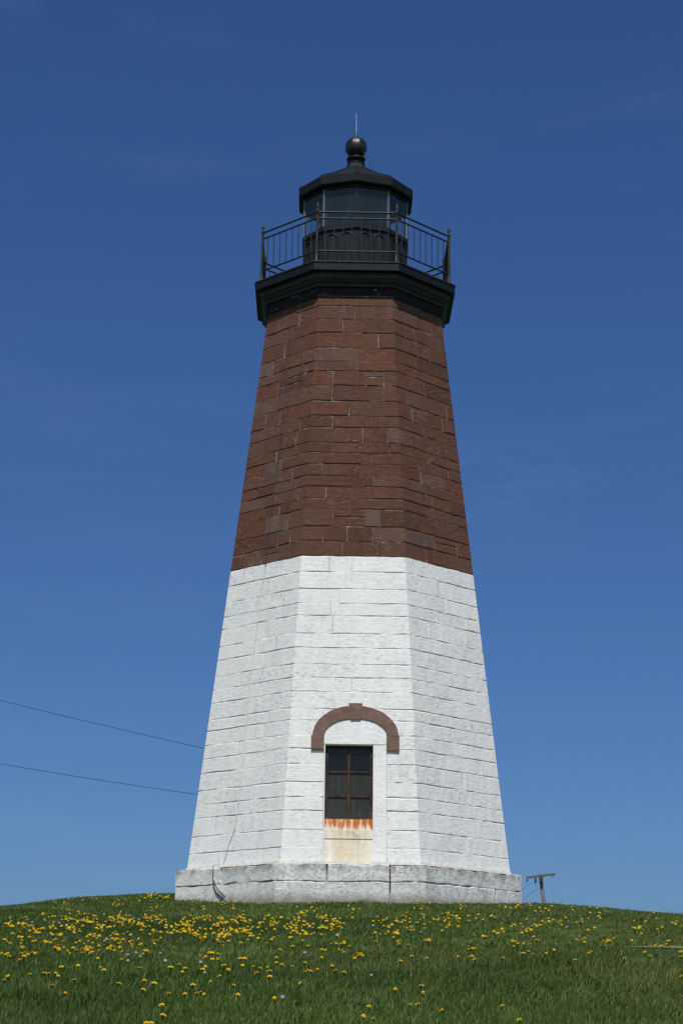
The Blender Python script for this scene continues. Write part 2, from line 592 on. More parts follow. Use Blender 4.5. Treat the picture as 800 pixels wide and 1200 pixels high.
# white lower wall
HOLE = (-.505, .645, 3.05)
zs_low = courses_between(.73, 3.05, .22, .34)
zs_up = courses_between(3.05, 6.53, .21, .34)
mb = MB()
wall(mb, a_body, zs_low + zs_up[1:], .0105, (-.003, .004), .011, .0092, .006, .42, 1.2, hole=HOLE, gapvar=.45, fill=.42,
     vfun=lambda: random.choice([0, 0, 0, .06, .1, .15, .25, .5]), seed=5)
WX0, WX1, WZ0, WZ1 = -.480, .395, 1.505, 2.885
for k in range(8):
    ph = -math.pi / 2 + k * math.pi / 4
    n_, t_ = Vector((math.cos(ph), math.sin(ph), 0)), Vector((-math.sin(ph), math.cos(ph), 0))

    def P(u, z, off=-.0125):
        return n_ * (a_body(z) + off) + t_ * u + Vector((0, 0, z))

    def W(z):
        return (a_body(z) - .0125) * T22
    za, zb = .66, 6.53
    if k:
        mb.rings([[P(-W(za), za), P(W(za), za)], [P(-W(zb), zb), P(W(zb), zb)]], close=False, c=(0, 0, 1))
    else:
        mb.rings([[P(-W(za), za), P(W(za), za)], [P(-W(WZ0), WZ0), P(W(WZ0), WZ0)]], close=False, c=(0, 0, 1))
        mb.rings([[P(-W(WZ1), WZ1), P(W(WZ1), WZ1)], [P(-W(zb), zb), P(W(zb), zb)]], close=False, c=(0, 0, 1))
        mb.rings([[P(-W(WZ0), WZ0), P(WX0, WZ0)], [P(-W(WZ1), WZ1), P(WX0, WZ1)]], close=False, c=(0, 0, 1))
        mb.rings([[P(WX1, WZ0), P(W(WZ0), WZ0)], [P(WX1, WZ1), P(W(WZ1), WZ1)]], close=False, c=(0, 0, 1))
        deep = -.42       # the window reveal
        o = [P(WX0, WZ0), P(WX1, WZ0), P(WX1, WZ1), P(WX0, WZ1)]
        i_ = [Vector((p.x, -2.58, p.z)) for p in o]
        mb.rings([o, i_], c=(.2, .3, 0))
tag(mb.build('wall', M['white'], HOUSE), 'white painted lower stone wall')
mb = MB()
mb.rings([oct_ring(3.065, .688), oct_ring(3.042, .742), oct_ring(3.0, .755)], c=(.6, .6, 0))
mb.build('mortar_skirt', M['skirt'], HOUSE)

# brown upper wall
mb = MB()
zs_b = courses_between(6.53, 12.10, .20, .345)
wall(mb, a_body, zs_b, .013, (-.007, .008), .010, .0155, .008, .27, .95, gapvar=.5, fill=.34,
     vfun=lambda: random.choice([0, .3, .6, .9, 1.1, 1.4]), seed=91, thin=.22)
mb.rings([oct_ring(a_body(6.53) - .013, 6.53), oct_ring(a_body(12.25) - .013, 12.25)], c=(0, 0, 1))
tag(mb.build('wall', M['brown'], HOUSE), 'bare brown sandstone upper wall')

# cornice, frieze, gallery deck
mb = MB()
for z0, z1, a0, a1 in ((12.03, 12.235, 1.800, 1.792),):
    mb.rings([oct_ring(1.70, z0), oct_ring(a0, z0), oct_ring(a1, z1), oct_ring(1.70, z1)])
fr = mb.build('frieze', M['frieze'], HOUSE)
mb = MB()
prof = [(1.70, 12.237), (1.835, 12.237), (1.845, 12.265), (1.845, 12.290), (1.875, 12.305), (1.905, 12.345), (1.915, 12.375), (1.945, 12.380),
        (1.945, 12.455), (1.965, 12.470), (1.965, 12.492), (1.70, 12.492)]
mb.rings([oct_ring(a, z) for a, z in prof])
mb.build('cornice', M['cornice'], HOUSE)
mb = MB()
mb.rings([oct_ring(1.6, 12.495), oct_ring(2.035, 12.495), oct_ring(2.050, 12.51), oct_ring(2.050, 12.668), oct_ring(.9, 12.668)], cap1=True)
deck = mb.build('gallery_deck', M['black'], HOUSE)
mb = MB()
mb.rings([oct_ring(1.95, 12.671), oct_ring(2.066, 12.671), oct_ring(2.066, 12.696), oct_ring(1.0, 12.700)], cap1=True)
mb.build('rim_plate', M['rim'], deck)

# railing: rails are one mesh, posts and balusters their own
A_R = 1.93
mb = MB()
cor = [Vector(p) for p in oct_ring(A_R, 0)]
for z, r_ in ((13.80, .019), (13.665, .017), (12.955, .017)):
    for i in range(8):
        a_, b_ = cor[i].copy(), cor[(i + 1) % 8].copy()
        a_.z = b_.z = z
        mid = (a_ + b_) / 2
        mid.z -= random.uniform(0, .008)
        mb.tube([a_, mid, b_], r_, 6)
railing = mb.build('railing', M['rail'], HOUSE)
mb = MB()
mb.lathe([(.048, 0), (.048, .03), (.034, .05), (.030, .25), (.026, .95), (.026, 1.10), (.036, 1.115), (.036, 1.14), (.020, 1.155), (.030, 1.19), (.034, 1.215),
          (.026, 1.25), (.010, 1.30), (.003, 1.325)], 10)
post0 = mb.build('post', M['postm'], railing, True)
mb = MB()
mb.tube([(0, 0, 0), (0, 0, .71)], .0095, 6)
bal0 = mb.build('baluster', M['rail'], railing)
first_b = True
for i in range(8):
    p = post0 if i == 0 else post0.copy()
    if i:
        COL.objects.link(p)
    p.location = (cor[i].x, cor[i].y, 12.700)
    p.rotation_euler = (random.uniform(-.01, .01), random.uniform(-.01, .01), i)
    for q in range(8):
        b_ = bal0 if first_b else bal0.copy()
        if not first_b:
            COL.objects.link(b_)
        first_b = False
        s = (q + .9) / 8.8
        pt = cor[i].lerp(cor[(i + 1) % 8], s)
        b_.location = (pt.x, pt.y, 12.955)

# lantern: ten sides
SILL, GTOP = 13.88, 14.80
mb = MB()
mb.rings([dec_ring(1.13, 12.702), dec_ring(1.13, 13.80), dec_ring(1.165, 13.82), dec_ring(1.165, SILL), dec_ring(1.02, SILL), dec_ring(1.02, 12.72)])
lwall = mb.build('lantern_wall', M['slate'], HOUSE)
mb = MB()       # one blind arch moulding
pts = [(-.10, 0, 0), (-.10, 0, .62)] + [(-.10 * math.cos(q), 0, .62 + .10 * math.sin(q)) for q in np.linspace(0, math.pi, 9)[1:-1]] + [(.10, 0, .62), (.10, 0, 0)]
mb.tube(pts, .019, 6)
arch0 = mb.build('arch_moulding', M['ceil'], lwall)
first_b = True
dv = [Vector(p) for p in dec_ring(1.13, 0)]
for i in range(10):
    for s in (.27, .73):
        o = arch0 if first_b else arch0.copy()
        if not first_b:
            COL.objects.link(o)
        first_b = False
        pt = dv[i].lerp(dv[(i + 1) % 10], s)
        e = (dv[(i + 1) % 10] - dv[i]).normalized()
        o.location = (pt.x, pt.y, 13.02)
        o.rotation_euler = (0, 0, math.atan2(e.y, e.x))
# dark louvre at the foot of the front wall
mb = MB()
mb.box((-.14, -.014, 0), (.14, .01, .20))
for q in range(4):
    mb.box((-.125, -.024, .025 + q * .044), (.125, -.0145, .045 + q * .044))
lv = mb.build('vent_louvre', M['ceil'], lwall)
pt = dv[9].lerp(dv[0], .70)
e = (dv[0] - dv[9]).normalized()
lv.location = (pt.x, pt.y, 12.78)
lv.rotation_euler = (0, 0, math.atan2(e.y, e.x))
# glazing: head and sill rings with the bars and panes as pieces
mb = MB()
mb.rings([dec_ring(1.11, SILL + .002), dec_ring(1.15, SILL + .002), dec_ring(1.15, SILL + .035), dec_ring(1.11, SILL + .035), dec_ring(1.11, SILL + .002)])
mb.rings([dec_ring(1.10, 14.74), dec_ring(1.155, 14.74), dec_ring(1.155, GTOP), dec_ring(1.10, GTOP), dec_ring(1.10, 14.74)])
glz = mb.build('lantern_glazing', M['black'], HOUSE)
gv = [Vector(p) for p in dec_ring(1.13, 0)]
mb = MB()
mb.box((-.016, -.022, 0), (.016, .022, 14.74 - SILL - .036))
bd = mb.build('glazing_bar', M['black'], glz)
mb = MB()
mb.box((-.016, -.022, 0), (.016, .022, 14.74 - SILL - .036))
bp = mb.build('glazing_bar', M['pale'], glz)  # paler copy of the bar, used at four corners of the glazing
tag(bp, 'pale glazing bar beside the front corner')
ud, up_ = False, False
for i in range(10):
    if i in (1, 2, 8, 9):
        o = bp if not up_ else bp.copy()
        if up_:
            COL.objects.link(o)
        up_ = True
    else:
        o = bd if not ud else bd.copy()
        if ud:
            COL.objects.link(o)
        ud = True
    o.location = (gv[i].x, gv[i].y, SILL + .0355)
    o.rotation_euler = (0, 0, math.atan2(gv[i].y, gv[i].x) + math.pi / 2)
pv = [Vector(p) for p in dec_ring(1.122, 0)]
side = (pv[1] - pv[0]).length
mb = MB()
hw = side / 2 - .018
h_ = 14.74 - SILL - .037
mb.box((-hw, -.004, 0), (hw, .004, h_))
pane0 = mb.build('glass_pane', M['lglass'], glz)
for i in range(10):
    o = pane0 if i == 0 else pane0.copy()
    if i:
        COL.objects.link(o)
    pt = (pv[i] + pv[(i + 1) % 10]) / 2
    e = pv[(i + 1) % 10] - pv[i]
    o.location = (pt.x, pt.y, SILL + .036)
    o.rotation_euler = (0, 0, math.atan2(e.y, e.x))
mb = MB()
NB = 120
mb.rings([[((.74 + .014 * math.sin(q * 27)) * math.cos(q), (.74 + .014 * math.sin(q * 27 + zz)) * math.sin(q), zz) for q in np.linspace(0, 2 * math.pi, NB + 1)[:-1]] for zz in (13.70, 14.2, 14.74)], cap0=True)
mb.build('lantern_curtain', M['curtain'], glz, True)
# roof with inner ceiling
mb = MB()
mb.rings([dec_ring(1.06, 14.745), dec_ring(1.06, 14.79), dec_ring(1.20, 14.805), dec_ring(1.245, 14.80), dec_ring(1.262, 14.83), dec_ring(1.262, 15.01), dec_ring(1.235, 15.035),
          dec_ring(.80, 15.265), dec_ring(.42, 15.50), dec_ring(.23, 15.645), dec_ring(.175, 15.765)], cap0=True, cap1=True)
for i in range(10):     # standing ribs along the hips
    a_ = -math.pi / 2 + i * math.pi / 5
    mb.tube([(r * math.cos(a_), r * math.sin(a_), z) for r, z in ((1.235, 15.04), (.80, 15.270), (.42, 15.505), (.23, 15.65))], .014, 5)
roof = mb.build('lantern_roof', M['roof'], HOUSE)
mb = MB()
mb.lathe([(.19, 15.75), (.19, 15.775), (.15, 15.79), (.145, 15.845), (.16, 15.855), (.20, 15.865), (.20, 15.90), (.15, 15.92), (.13, 15.95)], 20)
mb.build('roof_collar', M['roof'], roof)
mb = MB()
nseg, rings = 32, []
for j in range(13):
    q = math.pi * (j + .35) / 12.7
    rr, zz = .236 * math.sin(q), 16.160 - .236 * math.cos(q) * 1.02
    rings.append([(rr * (1 - (.13 if k % 4 == 0 else 0)) * math.cos(2 * math.pi * k / nseg), rr * (1 - (.13 if k % 4 == 0 else 0)) * math.sin(2 * math.pi * k / nseg), zz) for k in range(nseg)])
mb.rings(rings, cap0=True, cap1=True)
mb.lathe([(.05, 16.375), (.045, 16.41), (.018, 16.48), (.008, 16.51)], 10)
mb.build('ventilator_ball', M['ball'], roof, True)
mb = MB()
mb.tube([(0, 0, 16.50), (-.004, 0, 16.97)], [.008, .005], 6)
mb.build('lightning_rod', M['steel'], roof)
mb = MB()
mb.tube([(.13, -.10, 16.05), (.20, -.12, 15.95), (.29, -.15, 15.80), (.34, -.18, 15.60)], .009, 5)
mb.build('conductor_wire', M['cable_d'], roof)

# ---- window with its arch, on the front face
def FY(z, off=0.0):
    return -(a_body(z) + off)


def slab_on_face(mb, u0, u1, z0, z1, off, back, c=(0, 0, 0)):
    o = [(u0, FY(z0, off), z0), (u1, FY(z0, off), z0), (u1, FY(z1, off), z1), (u0, FY(z1, off), z1)]
    i_ = [(u0, FY(z0, back), z0), (u1, FY(z0, back), z0), (u1, FY(z1, back), z1), (u0, FY(z1, back), z1)]
    mb.rings([o, i_], cap0=True, cap1=True, c=c)


AX = .070
ORX, ORZ, IRX, IRZ, SZ = .785, .565, .575, .325, 3.045
mb = MB()
inner = [(AX + IRX * math.cos(q), SZ + IRZ * math.sin(q)) for q in np.linspace(math.pi, 0, 25)]
outl = [(HOLE[0] + .004, 2.888)] + [(max(x, HOLE[0] + .004), z) for x, z in inner] + [(HOLE[1] - .004, 2.888)]
mb.rings([[(x, FY(z, -.013), z) for x, z in outl], [(x, FY(z, .013), z) for x, z in outl]], cap1=True)
tymp = tag(mb.build('arch_infill', M['white'], HOUSE), 'smooth white infill under the brown arch')
mb = MB()
slab_on_face(mb, HOLE[0] + .004, WX0 - .001, .735, 2.886, .006, -.0135)
slab_on_face(mb, WX1 + .001, HOLE[1] - .004, .735, 2.886, .006, -.0135)
mb.build('window_jamb', M['white'], HOUSE)
mb = MB()
n = 20
for half in (0, 1):
    qs = np.linspace(math.pi, math.pi / 2 + .165, n) if half == 0 else np.linspace(math.pi / 2 - .165, 0, n)
    rings = []
    for q in qs:
        jit = random.uniform(-.006, .006)
        xi, zi = AX + (IRX + jit) * math.cos(q), SZ + (IRZ + jit) * math.sin(q)
        xo, zo = AX + (ORX + jit) * math.cos(q), SZ + (ORZ + jit) * math.sin(q)
        rings.append([(xi, FY(zi, -.012), zi), (xi, FY(zi, .036), zi), (xo, FY(zo, .036), zo), (xo, FY(zo, -.012), zo)])
    mb.rings(rings, cap0=True, cap1=True)
arch = mb.build('window_arch', M['archm'], HOUSE)
mb = MB()
ks = [(AX - .095, 3.345), (AX + .095, 3.35), (AX + .123, 3.655), (AX - .123, 3.655)]
mb.rings([[(x, FY(z, -.012), z) for x, z in ks], [(x, FY(z, .044), z) for x, z in ks]], cap1=True)
mb.build('keystone', M['archm'], arch)
for u0, u1, z0, z1 in ((-.742, -.508, 2.785, 3.040), (.637, .872, 2.775, 3.038)):
    mb = MB()
    slab_on_face(mb, u0, u1, z0, z1, .046, -.013)
    mb.build('impost', M['archm'], arch)
# iron window frame
WY = -2.70
mb = MB()
X0, X1, Z0, Z1 = WX0 + .002, WX1 - .002, WZ0 + .002, WZ1 - .004
fw = .052
mb.box((X0, WY - .03, Z0), (X0 + fw, WY + .03, Z1))
mb.box((X1 - fw, WY - .03, Z0), (X1, WY + .03, Z1))
mb.box((X0 + fw + .0005, WY - .032, Z0), (X1 - fw - .0005, WY + .03, Z0 + .05))
mb.box((X0 + fw + .0005, WY - .032, Z1 - .075), (X1 - fw - .0005, WY + .03, Z1))
for z in (1.945, 2.385):
    mb.box((X0 + fw + .0005, WY - .026, z - .0178), (X1 - fw - .0005, WY + .02, z + .0178))
xm = (X0 + X1) / 2
for za, zb in ((Z0 + .0505, 1.927), (1.963, 2.367), (2.403, Z1 - .0755)):
    mb.box((xm - .023, WY - .025, za), (xm + .023, WY + .02, zb))
win = mb.build('window', M['wframe'], HOUSE)
mb = MB()
mb.box((X0 + .01, WY - .004, Z0 + .01), (X1 - .01, WY + .004, Z1 - .01))
mb.build('pane', M['glass'], win)
mb = MB()
slab_on_face(mb, WX0 + .001, WX1 - .001, 1.308, 1.5035, .000, -.0135)
tag(mb.build('apron_plate', M['plate'], win), 'white plate under the window streaked with orange rust')
mb = MB()
mb.rings([[(WX0 + .001, FY(2.84, -.03), 2.8865 - .03), (WX1 - .001, FY(2.84, -.03), 2.8865 - .03), (WX1 - .001, FY(2.84, .010), 2.8865 - .03), (WX0 + .001, FY(2.84, .010), 2.8865 - .03)],
          [(WX0 + .001, FY(2.84, -.03), 2.8865), (WX1 - .001, FY(2.84, -.03), 2.8865), (WX1 - .001, FY(2.84, .010), 2.8865), (WX0 + .001, FY(2.84, .010), 2.8865)]], cap0=True, cap1=True)
mb.build('lintel_edge', M['lintel'], win)  # greenish strip along the top of the window opening
mb = MB()
slab_on_face(mb, WX0 + .001, WX1 + .0, 1.150, 1.3065, .016, -.0135)
mb.build('window_sill', M['stain'], HOUSE)
mb = MB()
slab_on_face(mb, WX0 + .001, WX1 + .0, .740, 1.1465, .004, -.0135)
tag(mb.build('blocked_doorway', M['stain'], HOUSE), 'cream panel stained with rust below the sill')

# ---- lightning cable down the left front face
def on_face(px, py, k, off, afun=a_body):
    """where the sight line of a photo point meets face k"""
    ph = -math.pi / 2 + k * math.pi / 4
    nx, ny = math.cos(ph + .010), math.sin(ph + .010)
    d = ray_dir(px, py)
    t = 36.0
    for _ in range(60):
        p = np.array(CAM) + d * t
        gap = p[0] * nx + p[1] * ny - (afun(p[2]) + off)
        t += gap * .9
    p = np.array(CAM) + d * t
    c, s = math.cos(-.010), math.sin(-.010)
    return (p[0] * c - p[1] * s, p[0] * s + p[1] * c, p[2])


mb = MB()
mb.tube([on_face(x, y, 7, .012) for x, y in ((341, 383), (337, 420), (332, 470), (326, 530), (320, 585), (313, 640), (311, 664))], .010, 6)
tag(mb.build('lightning_cable', M['cable_d'], HOUSE), 'dark lightning cable on the brown stone')
mb = MB()
mb.tube([on_face(x, y, 7, .012) for x, y in ((311, 664), (304, 710), (297, 770), (291, 830), (286, 890), (281, 935), (275, 972), (268, 990), (262, 1012))], .010, 6)
tag(mb.build('lightning_cable', M['cable_w'], HOUSE), 'whitewashed lower run of the lightning cable')
mb = MB()
mb.tube([on_face(x, y, 7, .016, a_pl) for x, y in ((250, 1014), (249.5, 1026), (250, 1036), (253, 1046), (262, 1053))], [.006, .007, .010, .012, .014], 6)
tag(mb.build('ground_conduit', M['cable_d'], HOUSE), 'dark conduit bending along the plinth foot')
mb = MB()
mb.tube([on_face(x, y, 7, .022, a_pl) for x, y in ((250.5, 1030), (256, 1040), (264, 1047))], .007, 6)
mb.build('conduit_strap', M['cable_w'], HOUSE)

# ------------------------------------------------------------------ ground
def vnoise(x, y, s, seed=0):
    """smooth value noise in metres"""
    x, y = np.asarray(x, float) / s, np.asarray(y, float) / s
    xi, yi = np.floor(x).astype(np.int64), np.floor(y).astype(np.int64)
    fx, fy = x - xi, y - yi
    fx, fy = fx * fx * (3 - 2 * fx), fy * fy * (3 - 2 * fy)

    def h(a, b):
        v = np.sin(a * 127.1 + b * 311.7 + seed * 74.7) * 43758.5453
        return v - np.floor(v)
    return (h(xi, yi) * (1 - fx) + h(xi + 1, yi) * fx) * (1 - fy) + (h(xi, yi + 1) * (1 - fx) + h(xi + 1, yi + 1) * fx) * fy


PD = np.array([-3000, -200, -60, -10, 0, 4, 8, 11, 13.5, 16.5, 20, 25, 33.5, 35.2, 37.3, 39.5, 41.4, 43.5, 47, 55, 75, 150, 400, 6000], float)
PZ = np.array([-9, -7.5, -6, -4.5, -4.0, -3.3, -2.64, -2.31, -2.05, -1.72, -1.39, -.93, -.15, .03, .20, .44, .56, .50, .25, -.3, -1.3, -2.0, -4.0, -9], float) - .06
fine_d = np.linspace(-80, 120, 2001)
fine_z = np.interp(fine_d, PD, PZ)
ker = np.hanning(17)
ker /= ker.sum()
fine_z = np.convolve(np.pad(fine_z, 8, mode='edge'), ker, 'valid')
CX = np.array([-60, -20, -9.5, -7.2, -6.15, -5.45, -4.4, -3.67, -2, 0, 3.65, 4.5, 5.6, 7.0, 9, 20, 60], float)
CZ = np.array([-5, -1.9, -.30, .115, .375, .48, .54, .58, .59, .57, .455, .39, .32, .215, .06, -.9, -4], float) - .56


def ground(x, y):
    x, y = np.asarray(x, float), np.asarray(y, float)
    d = y + 38.405
    z = np.where((d > -75) & (d < 115), np.interp(d, fine_d, fine_z), np.interp(d, PD, PZ))
    w = np.clip((d - 33) / 8.5, 0, 1)
    w = w * w * (3 - 2 * w) * np.clip((400 - d) / 300, 0, 1)
    wide = np.clip((np.abs(x) - 7) / 10, 0, 1) * np.clip((d - 10) / 25, 0, 1) * np.clip((400 - d) / 300, 0, 1)
    w = np.maximum(w, wide)
    z = z + np.interp(x, CX, CZ) * w + .014 * x * np.clip((6.0 - np.abs(x)) / 2.4, 0, 1) * (1 - w) * np.clip((60 - d) / 20, 0, 1)
    z = z - .055 * np.clip(np.abs(x) - 3.6, 0, 12) * np.clip((d - 27) / 9, 0, 1) * (1 - w) * np.clip((60 - d) / 20, 0, 1)
    near = np.clip(1 - np.abs(d - 25) / 40, 0, 1)
    return z + (vnoise(x, y, 2.3, 3) - .5) * .05 * near + (vnoise(x, y, .7, 5) - .5) * .02 * near


def axis(dense0, dense1, step, far, grow=1.35):
    a = list(np.arange(dense0, dense1 + 1e-6, step))
    s, lo = step, dense0
    left = []
    while lo > -far:
        s *= grow
        lo -= s
        left.append(lo)
    s, hi = step, dense1
    right = []
    while hi < far:
        s *= grow
        hi += s
        right.append(hi)
    return np.array(left[::-1] + a + right)


def grid_obj(name, xs, ys, zf, mat, lift=0.0):
    X, Y = np.meshgrid(xs, ys)
    Z = zf(X, Y) + lift
    nx, ny = len(xs), len(ys)
    v = np.stack([X.ravel(), Y.ravel(), Z.ravel()], 1)
    i = np.arange(nx * ny).reshape(ny, nx)
    f = np.stack([i[:-1, :-1].ravel(), i[:-1, 1:].ravel(), i[1:, 1:].ravel(), i[1:, :-1].ravel()], 1)
    me = bpy.data.meshes.new(name)
    me.from_pydata(v.tolist(), [], f.tolist())
    me.polygons.foreach_set("use_smooth", [True] * len(me.polygons))
    me.materials.append(mat)
    o = bpy.data.objects.new(name, me)
    COL.objects.link(o)
    return o


t = NT('turf_soil')
c = t.mix(t.rampf(t.noise(.35, 6, .65), .35, .65), (.028, .054, .012), (.048, .076, .018))
c = t.mix(t.rampf(t.noise(4.0, 7, .75), .5, .75, 0, .6), c, (.060, .058, .022))
t.bsdf(c, .9, spec=.1, normal=t.bump(t.noise(9, 7, .75), .8, .08))
M['turf'] = t.m
tag(grid_obj('ground', axis(-16, 16, .25, 5000), axis(-42, 14, .25, 5000), ground, M['turf']), kind='structure')

t = NT('bare_soil')
c = t.mix(t.rampf(t.noise(3, 7, .7), .35, .7), (.20, .155, .105), (.12, .09, .06))
c = t.mix(t.rampf(t.noise(22, 5, .7), .5, .7, 0, .6), c, (.27, .22, .16))
t.bsdf(c, .95, spec=.1, normal=t.bump(t.noise(14, 7, .7), .7, .04))
M['soil'] = t.m

PATH_D, PATH_HW = 18.9, .62


def path_mid(x):
    return PATH_D - 38.405 + .10 * np.sin(np.asarray(x) * 1.3) + (np.asarray(x) - 3) * .03


def path_half(x):
    return PATH_HW * np.clip((np.asarray(x) - 2.45) / 1.4, 0, 1)


xs = np.linspace(2.46, 13, 80)
mbp = MB()
rows = []
for s in np.linspace(-1, 1, 7):
    rows.append([(float(x), float(path_mid(x) + s * path_half(x)), float(ground(x, path_mid(x) + s * path_half(x))) + .012) for x in xs])
mbp.rings(rows, close=False)
tag(mbp.build('path', M['soil'], None, True), kind='structure')

# ------------------------------------------------------------------ grass: one object, blades through the whole lawn
def sample_lawn():
    P = []
    edges = np.concatenate([np.arange(5.5, 48, .5)])
    for d0 in edges:
        d1 = d0 + .5
        dm = d0 + .25
        hw = .185 * dm + 1.6 + .03 * dm
        dens = 4200 * (11 / max(dm, 11)) ** 1.35
        if dm < 9:
            dens *= .8
        n = int(2 * hw * .5 * dens)
        x = rng.uniform(-hw, hw, n) - .2
        y = rng.uniform(d0, d1, n) - 38.405
        P.append(np.stack([x, y], 1))
        for sgn in (-1, 1):       # the lawn goes on, a little thinner, beside the picture
            w2 = 2.0 + .12 * dm
            n2 = int(w2 * .5 * dens * .45)
            P.append(np.stack([sgn * (hw + rng.random(n2) ** 1.3 * w2) - .2, rng.uniform(d0, d1, n2) - 38.405], 1))
    return np.concatenate(P)


G = sample_lawn()
# clumping
keep = rng.random(len(G)) < .45 + .55 * vnoise(G[:, 0], G[:, 1], .22, 9)
ax, ay = np.abs(G[:, 0]), np.abs(G[:, 1])
octd = np.maximum(np.maximum(ax, ay), (ax + ay) * math.sqrt(.5))
keep &= octd > 3.225
inpath = np.abs(G[:, 1] - path_mid(G[:, 0])) < path_half(G[:, 0]) * (.55 + .65 * rng.random(len(G)))
keep &= ~(inpath & (G[:, 0] > 2.0)) | (rng.random(len(G)) < .05)
G, octd = G[keep], octd[keep]
nw = 1100
wd = 9 + 33 * rng.random(nw) ** .8
wx = rng.uniform(-1, 1, nw) * (.19 * wd + 1.6) - .2
wc = np.stack([wx, wd - 38.405], 1)
wk = (vnoise(wc[:, 0], wc[:, 1], 1.4, 61) > .45) & (np.maximum(np.maximum(np.abs(wc[:, 0]), np.abs(wc[:, 1])), (np.abs(wc[:, 0]) + np.abs(wc[:, 1])) * math.sqrt(.5)) > 3.6)
wk &= ~((np.abs(wc[:, 1] - path_mid(wc[:, 0])) < 1.1) & (wc[:, 0] > 2))
wc = wc[wk]
W9 = np.repeat(wc, 9, 0) + rng.normal(0, .018, (len(wc) * 9, 2))
broad = np.concatenate([np.zeros(len(G), bool), np.ones(len(W9), bool)])
octd = np.concatenate([octd, np.full(len(W9), 9.0)])
G = np.concatenate([G, W9])
n = len(G)
gd = G[:, 1] + 38.405
gz = ground(G[:, 0], G[:, 1])
tall = vnoise(G[:, 0], G[:, 1], 1.1, 21) * .55 + vnoise(G[:, 0], G[:, 1], .35, 22) * .45
hgt = (.030 + .048 * tall) * rng.uniform(.6, 1.3, n)
stalk = rng.random(n) < .006
hgt = np.where(stalk, hgt * rng.uniform(1.6, 2.6, n), hgt)
foot = np.where(octd < 3.8, .62 + .95 * vnoise(G[:, 0], G[:, 1], .28, 88) ** 2, 1.0)
hgt *= foot
front_of_path = (G[:, 0] > 1.7) & (G[:, 1] < path_mid(G[:, 0])) & (G[:, 1] > path_mid(G[:, 0]) - 2.6)
hgt = np.where(front_of_path, hgt * np.clip(.30 + .7 * (2.4 - G[:, 0]) / .7, .30, 1), hgt)
wid = .0021 * np.maximum(1, gd / 12) * rng.uniform(.7, 1.4, n)
wid = np.where(stalk, wid * .6, wid)
wid = np.where(broad, rng.uniform(.0035, .0065, n), wid)
hgt = np.where(broad, rng.uniform(.05, .085, n), hgt)
az = rng.uniform(0, 2 * math.pi, n)
lean = np.where(broad, rng.uniform(.6, 1.0, n), rng.uniform(.1, .8, n)) * hgt
wind = .12 * hgt
face = np.where(broad, az + math.pi / 2, rng.uniform(0, 2 * math.pi, n))
sx, sy = np.cos(face) * wid, np.sin(face) * wid
lx, ly = np.cos(az) * lean + wind, np.sin(az) * lean
V = np.zeros((n, 5, 3))
V[:, 0] = np.stack([G[:, 0] - sx, G[:, 1] - sy, gz - .01], 1)
V[:, 1] = np.stack([G[:, 0] + sx, G[:, 1] + sy, gz - .01], 1)
V[:, 2] = np.stack([G[:, 0] - sx * .8 + lx * .35, G[:, 1] - sy * .8 + ly * .35, gz + hgt * .6], 1)
V[:, 3] = np.stack([G[:, 0] + sx * .8 + lx * .35, G[:, 1] + sy * .8 + ly * .35, gz + hgt * .6], 1)
V[:, 4] = np.stack([G[:, 0] + lx, G[:, 1] + ly, gz + hgt * np.sqrt(np.clip(1 - (lean / hgt) ** 2 * .6, .3, 1))], 1)
base = np.arange(n)[:, None] * 5
loops = np.concatenate([base + np.array([[0, 1, 3, 2]]), base + np.array([[2, 3, 4]])], 1).ravel()
starts = (np.arange(n)[:, None] * 7 + np.array([[0, 4]])).ravel()
me = bpy.data.meshes.new('grass')
me.vertices.add(n * 5)
me.vertices.foreach_set('co', V.astype(np.float32).ravel())
me.loops.add(len(loops))
me.loops.foreach_set('vertex_index', loops.astype(np.int32))
me.polygons.add(n * 2)
me.polygons.foreach_set('loop_start', starts.astype(np.int32))
me.polygons.foreach_set('loop_total', np.tile([4, 3], n).astype(np.int32))
me.update(calc_edges=True)
at = me.color_attributes.new('tint', 'FLOAT_COLOR', 'POINT')
mixn = np.clip(vnoise(G[:, 0], G[:, 1], 2.6, 31) * .62 + vnoise(G[:, 0], G[:, 1], .5, 32) * .38 + (rng.random(n) - .5) * .5 + np.clip(G[:, 0] * .03, -.08, .12), 0, 1)[:, None]
dark, mid_, yel = np.array([.028, .062, .010]), np.array([.068, .114, .018]), np.array([.135, .168, .040])
colr = np.where(mixn < .5, dark + (mid_ - dark) * mixn * 2, mid_ + (yel - mid_) * (mixn - .5) * 2)
colr = np.where(broad[:, None], np.array([.052, .098, .022]) * rng.uniform(.7, 1.2, (n, 1)), colr)
stalk = stalk & ~broad
pale_blade = ~broad & (rng.random(n) < .05 * (.4 + 1.6 * vnoise(G[:, 0], G[:, 1], 1.2, 77))) | (stalk & (rng.random(n) < .6))
colr = np.where(pale_blade[:, None], np.array([.17, .18, .10]) * rng.uniform(.6, 1.2, (n, 1)), colr)  # some blades and stalks get a paler grey-green
patch = vnoise(G[:, 0], G[:, 1], 1.7, 41) * .6 + vnoise(G[:, 0], G[:, 1], .45, 42) * .4
straw = np.clip((vnoise(G[:, 0], G[:, 1], .8, 43) * .7 + vnoise(G[:, 0], G[:, 1], 3.1, 44) * .5 - .72) * 4, 0, 1) * (rng.random(n) < .5)
colr = colr * (1 - straw[:, None] * .6) + np.array([.16, .17, .07]) * straw[:, None] * .6
colr = colr * rng.uniform(.8, 1.25, (n, 1)) * (.72 + .62 * patch[:, None])
c4 = np.ones((n, 5, 4), np.float32)
c4[:, :, :3] = colr[:, None, :]
at.data.foreach_set('color', c4.ravel())
me.materials.append(M['grass'])
go = bpy.data.objects.new('grass', me)
COL.objects.link(go)
